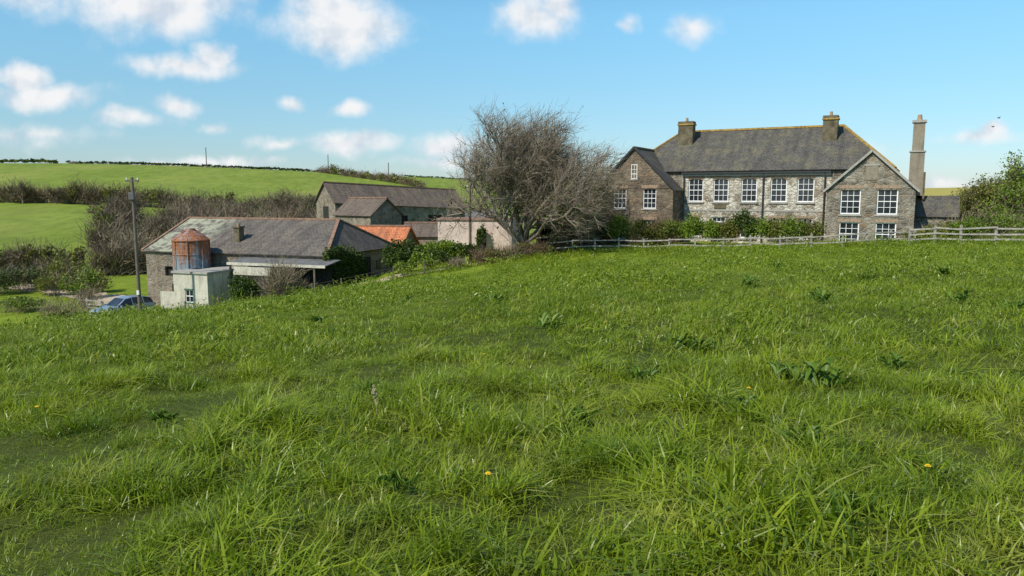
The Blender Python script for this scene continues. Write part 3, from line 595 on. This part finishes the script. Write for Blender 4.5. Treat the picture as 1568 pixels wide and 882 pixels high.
# ------------------------------------------------------------------ gabled buildings
def gable_block(name,corner,dirx,L_,D_,zb,ze,zr,wall,rm,ridge=None,ops=(),oh=.25,drop=0.,gops=()):
    a=math.atan2(dirx[1],dirx[0]); e_=empty(name,(corner[0],corner[1],zb),a); w=MB(zb); r=MB(zb); zr2=zr-drop; ze2=ze-drop
    w.wall(0,L_,zb,min(ze,ze2),0,list(ops),wall,.2)
    for o in ops: w.poly([(o[0],.19,o[2]),(o[1],.19,o[2]),(o[1],.19,o[3]),(o[0],.19,o[3])],M['dark'])
    if drop: w.poly([(0,0,ze2),(L_,0,ze2),(0,0,ze)],wall)
    w.poly([(0,D_,zb),(0,0,zb),(0,0,ze),(0,D_/2,zr-.08),(0,D_,ze)],wall); w.poly([(L_,0,zb),(L_,D_,zb),(L_,D_,ze2),(L_,D_/2,zr2-.08),(L_,0,ze2)],wall); w.poly([(L_,D_,zb),(0,D_,zb),(0,D_,ze),(L_,D_,ze2)],wall)
    for o in gops:
        w.box(o[0],o[0]+.02,o[1],o[2],o[3],o[4],M['dark'])
    s=(zr-ze)/(D_/2)*oh
    r.slab([(-oh,-oh,ze-s+.06),(L_+oh,-oh,ze2-s+.06),(L_+oh,D_/2,zr2+.06),(-oh,D_/2,zr+.06)],.08,rm); r.slab([(L_+oh,D_+oh,ze2-s+.06),(-oh,D_+oh,ze-s+.06),(-oh,D_/2,zr+.06),(L_+oh,D_/2,zr2+.06)],.08,rm)
    if ridge: r.beam((-oh,D_/2,zr+.09),(L_+oh,D_/2,zr2+.09),.28,.14,ridge)
    w.obj('walls',e_); r.obj('roof',e_); return e_
gable_block('stone_barn',(-20.6,88),(.8,.6),18.1,5.6,-5.2,.75,3.0,M['stone_farm'],M['slate_barn'],M['ridge_red'],[op(9,1.2,-2.5,-1),op(13.5,2.0,-4.5,-1.0)],drop=.85,gops=[(-.03,1.9,3.5,-2.5,.2)])
gable_block('stone_cart_shed',(-15.4-.8*5.8,82+.6*5.8),(.8,-.6),5.8,4.7,-5.5,-.6,1.15,M['stone_farm'],M['slate_barn'],M['ridge_red'])
gable_block('clay_tiled_shed',(-16.2,73),(.97,-.24),5.6,5,-5.6,-3.5,-1.55,M['stone_brown'],M['tile_orange'],M['ridge_red'])
gable_block('slate_roofed_shed',(-11.3,77),(.99,-.1),4.3,4.5,-5.0,-2.6,-1.4,M['stone_farm'],M['slate_barn'],M['ridge_red'])
gable_block('rendered_shed',(-6.9,70),(.99,-.1),6.9,4.5,-4.5,-.75,-.6,M['pinkwall'],M['rustsheet'],None,[op(4.1,.9,-3.9,-1.6)],oh=.12)
gable_block('sheet_roofed_shed',(-4.9,82),(1,0),3,4,-4.2,-.9,-.1,M['stone_farm'],M['greysheet'])
gx0,gy0=2.1,65; gz0=-3.0; gr=empty('open_garage',(gx0,gy0,gz0),-.05); b=MB(gz0)
b.box(0,.4,0,.4,gz0,-1.0,M['brick']); b.box(2.3,2.6,0,.3,gz0,-1.1,M['brick']); b.box(4.5,4.9,0,.4,gz0,-1.1,M['brick']); b.box(0,4.9,4,4.2,gz0,-1,M['dark']); b.box(0,.1,.41,3.99,gz0,-1.0,M['brick']); b.box(4.8,4.9,.41,3.99,gz0,-1.0,M['brick'])
b.slab([(-.2,-.3,-1.0),(5.1,-.3,-1.0),(5.1,4.4,-.65),(-.2,4.4,-.65)],.14,M['rustsheet']); b.obj('walls_and_roof',gr)
# ------------------------------------------------------------------ shrubs near farm
at=pol
for px,d,r,h,k,tw,n in [(605,60,1.3,2.7,'leaf_dark',None,2200),(630,60,1.6,2.9,'leaf_dark',None,3000),(660,60.5,1.7,2.5,'leaf_bright',None,3000),(690,61,1.7,2.2,'leaf_bright',None,3000),(712,61,1.4,1.9,'leaf_dark',None,2000),(645,58.5,1.4,1.7,'leaf_bright',None,2200),(672,59,1.4,1.6,'leaf_dark',None,2200),(615,57.5,1.0,1.2,'leaf_bright',None,1200)]:
    x,y=at(px,d); bush_obj('laurel_bush',x,y,r,h,n,.11,k,tw)
for px,d,r,h,k,tw in [(738,58,1.2,1.3,None,'twig_red'),(760,58,1.3,1.4,'leaf_olive','twig_red'),(785,58,1.2,1.3,None,'twig_pale'),(806,58,1.0,1.3,'leaf_olive','twig_red'),(828,58,1,1.2,None,'twig_red'),(850,59,1,1.3,'leaf_olive','twig_red'),(875,60,1,1.4,None,'twig_red'),(700,57,.8,.8,None,'twig_pale')]:
    x,y=at(px,d); bush_obj('bramble_bush',x,y,r,h,700,.08,k,tw,1200)
x,y=at(738,69.0); bush_obj('climbing_shrub',x,y,.6,2.6,900,.1,'leaf_dark')
x,y=at(372,53); bush_obj('evergreen_bush',x,y,1.2,2.5,3200,.09,'leaf_dark')
x,y=at(426,53.5); bush_obj('bare_shrub',x,y,1.4,2.9,0,.1,None,'twig_pale',2200)
x,y=at(452,54.5); bush_obj('bare_shrub',x,y,1.0,1.6,400,.1,'leaf_dark','twig_pale',700)
x,y=at(240,55); bush_obj('rough_weeds',x,y,1.0,.7,600,.09,'leaf_olive','twig_pale',400)
for px,d,r,h,k in [(20,60,2.2,1.2,'leaf_bright'),(70,58,1.6,1.5,None),(105,57,1.5,1.5,None),(85,55,1.2,1.0,'leaf_olive'),(128,62,1.3,2.0,None),(20,72,2.2,2.8,'leaf_dark'),(50,74,2.0,2.6,'leaf_dark'),(-20,70,2.2,2.9,'leaf_dark'),(1410,55,1.5,1.2,'leaf_olive'),(1440,58,1.8,1.8,'leaf_olive'),(1500,58,2.2,2.2,'leaf_dark'),(1560,56,2.2,2.2,'leaf_bright'),(1470,60,2,2.6,'leaf_dark'),(1535,60,2.2,3.0,'leaf_bright')]:
    x,y=at(px,d); bush_obj('field_edge_shrub',x,y,r,h,1900,.10,k,'twig_pale',600)
def ribbon(name,pts,wd,mat):
    P=[];pts=[np.array(p,float) for p in pts]
    for a,b in zip(pts[:-1],pts[1:]):
        n=max(2,int(np.linalg.norm(b-a)/.5))
        for i in range(n): P.append(a+(b-a)*i/n)
    P.append(pts[-1]); P=np.array(P); T=np.gradient(P,axis=0); T/=np.linalg.norm(T,axis=1)[:,None]; N=np.stack([-T[:,1],T[:,0]],1)
    m=7; V=[]
    for j in range(m):
        q=P+N*(j/(m-1)-.5)*wd*(1+.12*np.sin(np.arange(len(P))*.9+j))[:,None]; V.append(np.stack([q[:,0],q[:,1],zg(q[:,0],q[:,1])+.06],1))
    V=np.stack(V,1); k=len(P); I=np.arange(k*m).reshape(k,m); F=np.stack([I[:-1,:-1].ravel(),I[1:,:-1].ravel(),I[1:,1:].ravel(),I[:-1,1:].ravel()],1)
    npmesh(name,V.reshape(-1,3),F,[mat])
ribbon('farm_track',[at(20,76),at(90,73),at(150,68),at(190,62),at(205,57)],3.4,M['track'])
ribbon('farm_track',[at(520,56.5),at(600,56.5),at(660,57.4),at(730,59)],2.2,M['track'])
# ------------------------------------------------------------------ poles, fences
def pole(name,px,d,h,cross=0,r=.13):
    x,y=pol(px,d); z=Z(x,y); e_=empty(name,(x,y,z)); b=MB(0); b.cyl(0,0,-.4,h,r,r*.7,M['pole'],10)
    if cross: b.beam((-cross/2,0,h-.25),(cross/2,0,h-.25),.1,.12,M['pole']); 
    for s in ((-1,0,1) if cross else ()): b.cyl(s*cross*.42,0,h-.18,h-.02,.05,.04,M['white'],6)
    if cross>.7: b.box(-.18,.18,-.32,-.12,h-1.5,h-1.0,M['greysheet']); b.box(-.08,.08,-.2,-.09,2.0,2.3,M['white'])
    b.obj('pole_shaft',e_); return Vector((x,y,z+h-.1))
pole('utility_pole',208,52,10.1,.9)
pole('utility_pole',720,62,6.4,.5,.13)
for px,d,h in ((322,325,8.5),(506,330,8.0),(597,320,6)): pole('distant_utility_pole',px,d,h,.6,.22)
def fence(name,pts,h,rails,sp,mat,pw=.11,rw_=(.045,.1)):
    e_=empty(name,(pts[0][0],pts[0][1],Z(*pts[0]))); b=MB(0); o=Vector(e_.location)
    P=[np.array(p,float) for p in pts]; allp=[]
    for a,c in zip(P[:-1],P[1:]):
        n=max(1,round(np.linalg.norm(c-a)/sp))
        for i in range(n): allp.append(a+(c-a)*i/n)
    allp.append(P[-1]); q=[]
    for p in allp:
        z=Z(*p); v=Vector((p[0],p[1],z))-o; lean=random.gauss(0,.04); hh=h*random.uniform(.95,1.1)
        b.beam(v-Vector((0,0,.3)),v+Vector((lean,0,hh)),pw,pw,mat,Vector((0,1,0))); q.append(v)
    for a,c in zip(q[:-1],q[1:]):
        for r in rails: b.beam(a+Vector((0,-.08,r+random.gauss(0,.03))),c+Vector((0,-.08,r+random.gauss(0,.03))),rw_[0],rw_[1],mat)
    b.obj('posts_and_rails',e_)
fence('post_and_rail_fence',[pol(842,58.5),pol(985,55.5),pol(1150,52.5),pol(1290,50.5),pol(1400,50.5)],1.0,(.42,.86),1.9,M['timber'],.10,(.045,.085))
fence('post_and_rail_fence',[pol(1392,49.5),pol(1470,47.5),pol(1640,44)],1.15,(.35,.7,1.04),1.9,M['timber'],.12,(.045,.10))
fence('wire_fence',[pol(225,51),pol(330,52),pol(430,53),pol(520,54),pol(600,55),pol(700,56)],1.05,(.35,.65,.95),2.6,M['pole'],.09,(.012,.012))
fence('gate_fence',[pol(128,58),pol(150,57.5)],1.2,(.3,.6,.9,1.1),1.2,M['timber'],.14)
# ------------------------------------------------------------------ car
def car():
    x,y=pol(182,56); z=Z(x,y)+.02; e_=empty('parked_car',(x,y,z),math.radians(62))
    paint=NT('silver_blue_car_paint'); paint.col((.30,.34,.40)); paint.b.inputs['Metallic'].default_value=.5; paint.rough(.3); paint.b.inputs['Coat Weight'].default_value=.5; pm=paint.m
    rub=mat_plain('tyre_rubber',(.02,.02,.02),.8,.1); 
    S=[(-2.15,.70,.32,.62,.60,.72),(-2.02,.84,.24,.80,.72,.84),(-1.55,.90,.22,.90,.76,.97),(-.95,.91,.22,.97,.76,1.04),(-.25,.91,.22,1.0,.64,1.52),(.4,.91,.22,1.02,.64,1.60),(1.3,.91,.22,1.03,.63,1.56),(1.95,.88,.24,1.02,.58,1.40),(2.15,.82,.34,.95,.66,1.0)]
    rings=[]
    for X,wd,zb,zs,wt,zt in S: rings.append([(X,-wd*.93,zb),(X,-wd,zb+.25),(X,-wd,zs-.12),(X,-wd*.96,zs),(X,-wt,zt-.04),(X,-wt*.85,zt),(X,wt*.85,zt),(X,wt,zt-.04),(X,wd*.96,zs),(X,wd,zs-.12),(X,wd,zb+.25),(X,wd*.93,zb)])
    b=MB(0)
    for i in range(len(rings)-1):
        A,B=rings[i],rings[i+1]
        for k in range(12):
            j=(k+1)%12; m=pm
            if k in(3,7) and 3<=i<=6: m=M['glass']
            if k==5 and i in(3,): m=M['glass']
            if k in(4,5,6) and i==7: m=M['glass']
            if k==11: m=M['dark']
            b.poly([A[k],B[k],B[j],A[j]],m)
    b.poly(rings[0],pm); b.poly(rings[-1][::-1],pm); b.obj('body',e_)
    d=MB(0)
    d.box(-2.2,-2.14,-.42,.42,.5,.66,M['pipe']); d.box(-2.17,-2.1,-.6,.6,.3,.44,M['pipe']); d.box(-2.22,-2.2,-.26,.26,.4,.5,M['white'])
    for s in(-1,1):
        a,c=sorted((s*.48,s*.76)); d.box(-2.14,-2.02,a,c,.62,.76,M['white'])
        a,c=sorted((s*.92,s*1.08)); d.box(-.85,-.72,a,c,.98,1.1,pm)
        a,c=sorted((s*.66,s*.84)); d.box(2.1,2.18,a,c,.7,.92,M['rustsheet'])
        for X in(.25,1.15): d.beam((X,s*.885,1.0),(X,s*.655,1.5),.06,.03,pm)
    for X in(-1.32,1.35):
        for s in(-1,1):
            n=18
            for r,y0,y1,m in((.33,.70,.925,rub),(.2,.925,.935,M['sill'])):
                A=[(X+r*math.cos(2*math.pi*i/n),s*y0,.33+r*math.sin(2*math.pi*i/n)) for i in range(n)];B=[(p[0],s*y1,p[2]) for p in A]
                for i in range(n): d.poly([A[i],A[(i+1)%n],B[(i+1)%n],B[i]],m)
                d.poly(B,m)
    d.obj('wheels_lights_and_grille',e_)
car()
# ------------------------------------------------------------------ field flowers and docks
yel=mat_plain('dandelion_yellow',(.85,.55,.01),.7,.1,20,bump=0); stem=mat_plain('stem_green',(.08,.16,.03),.6,.2,bump=0); straw=mat_plain('dry_straw',(.34,.29,.15),.8,.3,8)
def dand(px,py):
    v=(441-py)/1150; th=math.radians(7.1); dy=math.cos(th)+v*math.sin(th); dz=-math.sin(th)+v*math.cos(th); d=3.
    while 1.6+dz/dy*d>Z((px-784)/1150/dy*d,d)+.22 and d<60: d+=.03
    x=(px-784)/1150/dy*d; z=Z(x,d); e_=empty('dandelion',(x,d,z)); b=MB(0); h=.245
    b.beam((0,0,0),(.01,0,h),.005,.005,stem)
    for r,hh,n in((.017,.0,16),(.011,.006,12),(.006,.01,8)):
        for i in range(n):
            a=i*2*math.pi/n+r*50; c,s_=math.cos(a),math.sin(a); q=r*.28
            b.poly([(.01+c*.003,s_*.003,h+hh),(.01+c*r-s_*q,s_*r+c*q,h+hh+.004),(.01+c*r*1.15,s_*r*1.15,h+hh+.003),(.01+c*r+s_*q,s_*r-c*q,h+hh+.004)],yel)
    b.obj('flower_and_stem',e_)
for p in((1418,720),(745,732),(925,496),(55,628),(1145,598),(1432,476),(1180,470),(740,545)): dand(*p)
x,y=pol(572,6.9); e_=empty('dry_seed_stalk',(x,y,Z(x,y))); b=MB(0); b.beam((0,0,0),(-.03,0,.28),.006,.006,straw)
for i in range(40):
    t=random.uniform(.14,.30); a=random.uniform(0,6.28); r=.028*(1-abs(t-.22)/.12); c=Vector((-.03*t/.3,0,t)); b.beam(c,c+Vector((math.cos(a)*r,math.sin(a)*r,.03)),.007,.01,straw)
b.obj('stalk',e_)
dl=leafmat('dock_leaf',(.06,.12,.012),(.12,.20,.02),(.19,.28,.035),.25)
def dock(x,y,s=1,n=20):
    e_=empty('dock_plant',(x,y,Z(x,y))); V=[];F=[]
    R=random.Random(int(x*100+y))
    for i in range(n):
        a=R.uniform(0,6.28); L_=s*R.uniform(.10,.26); w_=L_*R.uniform(.10,.17); up=R.uniform(.5,1.7); k=len(V); ox,oy=R.gauss(0,.09*s),R.gauss(0,.09*s); cu=R.uniform(-.8,.8)
        for j in range(6):
            t=j/5; r=L_*t*(1.0-.2*t); z=L_*up*(t-.6*t*t)*1.4+.06; ww=w_*math.sin(math.pi*min(.97,.12+.88*t))**.7*R.uniform(.8,1.2)
            c,s_=math.cos(a+cu*t),math.sin(a+cu*t); V+= [(ox+c*r-s_*ww,oy+s_*r+c*ww,z+.02),(ox+c*r,oy+s_*r,z-.008),(ox+c*r+s_*ww,oy+s_*r-c*ww,z+.02)]
        for j in range(5):
            q=k+3*j; F+=[(q,q+1,q+4,q+3),(q+1,q+2,q+5,q+4)]
    me=bpy.data.meshes.new('leaves'); me.from_pydata(V,[],F); me.materials.append(dl); link(bpy.data.objects.new('leaves',me),e_)
for px,d,s in((1248,8.8,1.1),(1215,9.0,.9),(1285,8.7,.8),(1075,12.0,1.2),(1050,12.3,1.0),(835,15.5,1.2),(1265,18,1.3),(985,9.5,.8),(1400,30,1.6),(1140,7,.7),(560,8,.6),(1340,4.2,.55),(600,4.6,.45),(1555,15,1.2),(330,14,.8),(1240,5.5,.6),(1320,4.0,.5),(760,22,1.3),(1150,25,1.5),(480,19,1.1),(620,26,1.3),(1480,18,1.2),(1380,10,.8),(900,6.5,.5),(230,7,.5),(1330,24,1.3),(1190,33,1.5),(1450,26,1.4)):
    x,y=pol(px,d); dock(x,y,s)
for px,py,d in((1515,184,90),(1507,197,95)):
    x,y=pol(px,d); z=1.6+(298-py)/1150*d; e_=empty('bird',(x,y,z)); b=MB(0)
    n=8; prof=[(-.22,.005),(-.14,.04),(-.03,.06),(.08,.045),(.14,.03),(.18,.004)]
    for (a,ra_),(c,rc) in zip(prof[:-1],prof[1:]):
        A=[(a,ra_*math.cos(2*math.pi*i/n),ra_*math.sin(2*math.pi*i/n)) for i in range(n)];B=[(c,rc*math.cos(2*math.pi*i/n),rc*math.sin(2*math.pi*i/n)) for i in range(n)]
        for i in range(n): b.poly([A[i],A[(i+1)%n],B[(i+1)%n],B[i]],M['dark'])
    for s in(-1,1): b.poly([(.06,s*.04,.02),(-.06,s*.04,.02),(-.05,s*.25,.12),(.03,s*.25,.13)],M['dark']); b.poly([(.03,s*.25,.13),(-.05,s*.25,.12),(-.1,s*.5,.06)],M['dark'])
    b.obj('body_and_wings',e_)
# ------------------------------------------------------------------ sky / sun
sv=Vector((-.64,-.60,.90)).normalized(); el=math.asin(sv.z); az=math.atan2(sv.x,sv.y)
wd=bpy.data.worlds.new('World'); scene.world=wd; wd.use_nodes=True; nt=wd.node_tree; N=nt.nodes; Lk=nt.links.new; bg=N['Background']
sky=N.new('ShaderNodeTexSky'); sky.sky_type='NISHITA'; sky.sun_disc=False; sky.sun_elevation=el; sky.sun_rotation=az; sky.air_density=1.0; sky.dust_density=.3; sky.ozone_density=1.6; sky.altitude=50
def wm(op,a,b=0.0,c=None):
    m=N.new('ShaderNodeMath'); m.operation=op
    for i,v in enumerate((a,b,c)):
        if v is None: continue
        if isinstance(v,(int,float)): m.inputs[i].default_value=v
        else: Lk(v,m.inputs[i])
    return m.outputs[0]
def vm(op,a,b):
    m=N.new('ShaderNodeVectorMath'); m.operation=op
    for i,v in enumerate((a,b)):
        if isinstance(v,tuple): m.inputs[i].default_value=v
        else: Lk(v,m.inputs[i])
    return m.outputs[0]
tc=N.new('ShaderNodeTexCoord'); sp=N.new('ShaderNodeSeparateXYZ'); Lk(tc.outputs['Generated'],sp.inputs[0])
rp=N.new('ShaderNodeValToRGB'); Lk(sp.outputs[2],rp.inputs[0]); els=rp.color_ramp.elements
stops=[(0,(.20,.23,.30)),(.06,(.21,.265,.31)),(.13,(.235,.32,.34)),(.22,(.27,.405,.41)),(.5,(.25,.36,.39)),(1,(.23,.33,.38))]
while len(els)<len(stops): els.new(.5)
for i,(p,c) in enumerate(stops): els[i].position=p; els[i].color=(*c,1)
skyc=vm('MULTIPLY',sky.outputs[0],vm('MULTIPLY',rp.outputs[0],(4,4,4)))
yy=wm('MAXIMUM',sp.outputs[1],.05); bb=wm('DIVIDE',sp.outputs[0],yy); ee=wm('DIVIDE',sp.outputs[2],yy)
cv=N.new('ShaderNodeCombineXYZ'); Lk(bb,cv.inputs[0]); Lk(ee,cv.inputs[1])
def wnoise(vec,sc,det,ro=.6,out='Fac'):
    n=N.new('ShaderNodeTexNoise'); n.inputs['Scale'].default_value=sc; n.inputs['Detail'].default_value=det; n.inputs['Roughness'].default_value=ro; Lk(vec,n.inputs['Vector']); return n.outputs[out]
ncol=wnoise(cv.outputs[0],13,4,.55,'Color'); dsp=vm('MULTIPLY',vm('SUBTRACT',ncol,(.5,.5,.5)),(.06,.04,0)); cvd=vm('ADD',cv.outputs[0],dsp)
CL=[(-.47,.245,.10,.034,.95),(-.62,.265,.07,.022,.65),(-.40,.26,.06,.034,.8),(-.425,.165,.062,.013,.85),(-.39,.182,.024,.016,1),(-.60,.125,.065,.015,.85),(-.63,.148,.026,.017,1),(-.655,.07,.03,.012,.5),
(-.215,.218,.072,.030,1.0),(-.24,.24,.04,.025,.95),(.025,.228,.045,.024,.8),(.055,.248,.030,.024,.9),(.232,.212,.028,.020,.6),(.15,.216,.010,.007,.4),
(-.435,.117,.024,.010,.65),(-.495,.097,.038,.009,.7),(-.29,.118,.018,.008,.7),(-.204,.109,.023,.008,.75),(-.21,.069,.050,.011,.85),(-.30,.068,.034,.007,.55),(-.08,.062,.045,.012,.8),(-.09,.044,.05,.007,.55),(-.38,.044,.065,.006,.7),(-.45,.040,.05,.005,.6),
(.61,.076,.040,.009,.6),(.63,.084,.016,.010,.85),(-.39,.087,.016,.006,.5),(-.62,.075,.06,.009,.45),(.54,.012,.06,.009,.6),(.45,.06,.04,.009,.35)]
mask=None
for b0,e0,rx,ry,wt in CL:
    a=N.new('ShaderNodeVectorMath'); a.operation='SUBTRACT'; Lk(cvd,a.inputs[0]); a.inputs[1].default_value=(b0,e0,0)
    m=N.new('ShaderNodeVectorMath'); m.operation='MULTIPLY'; Lk(a.outputs[0],m.inputs[0]); m.inputs[1].default_value=(1/(rx*1.45),1/(ry*1.6),0)
    l=N.new('ShaderNodeVectorMath'); l.operation='LENGTH'; Lk(m.outputs[0],l.inputs[0])
    v=wm('MULTIPLY',wm('SUBTRACT',1.0,l.outputs['Value']),wt)
    mask=v if mask is None else wm('MAXIMUM',mask,v)
mask=wm('MAXIMUM',mask,-.3)
fb=wnoise(cv.outputs[0],20,6,.52)
den=wm('ADD',mask,wm('MULTIPLY',wm('SUBTRACT',fb,.5),1.0))
mr=N.new('ShaderNodeMapRange'); mr.interpolation_type='SMOOTHSTEP'; Lk(den,mr.inputs[0]); mr.inputs[1].default_value=-.08; mr.inputs[2].default_value=.70; mr.inputs[3].default_value=0; mr.inputs[4].default_value=.95
off=vm('ADD',cv.outputs[0],(.02,-.014,0)); f2=wnoise(off,20,3,.5)
shn=N.new('ShaderNodeMapRange'); Lk(wm('SUBTRACT',f2,fb),shn.inputs[0]); shn.inputs[1].default_value=-.06; shn.inputs[2].default_value=.22
cm=N.new('ShaderNodeMix'); cm.data_type='RGBA'; Lk(shn.outputs[0],cm.inputs[0]); cm.inputs[6].default_value=(9.3,9.3,9.35,1); cm.inputs[7].default_value=(6.4,7.1,8.0,1)
fin=N.new('ShaderNodeMix'); fin.data_type='RGBA'; Lk(mr.outputs[0],fin.inputs[0]); Lk(skyc,fin.inputs[6]); Lk(cm.outputs[2],fin.inputs[7]); Lk(fin.outputs[2],bg.inputs['Color']); bg.inputs['Strength'].default_value=.1
sun=bpy.data.lights.new('sun','SUN'); sun.energy=5.0; sun.angle=math.radians(.5); sun.color=(1,.94,.83); so_=link(bpy.data.objects.new('sun',sun)); so_.rotation_euler=sv.to_track_quat('Z','Y').to_euler()
cam=bpy.data.cameras.new('camera'); cam.lens=26.4; cam.sensor_width=36; cam.clip_end=6000; cam.clip_start=.05
co=link(bpy.data.objects.new('camera',cam)); co.location=(0,0,1.6); co.rotation_euler=(math.radians(90-7.1),0,0); scene.camera=co
scene.view_settings.view_transform='Standard'; scene.view_settings.look='None'; scene.view_settings.exposure=0
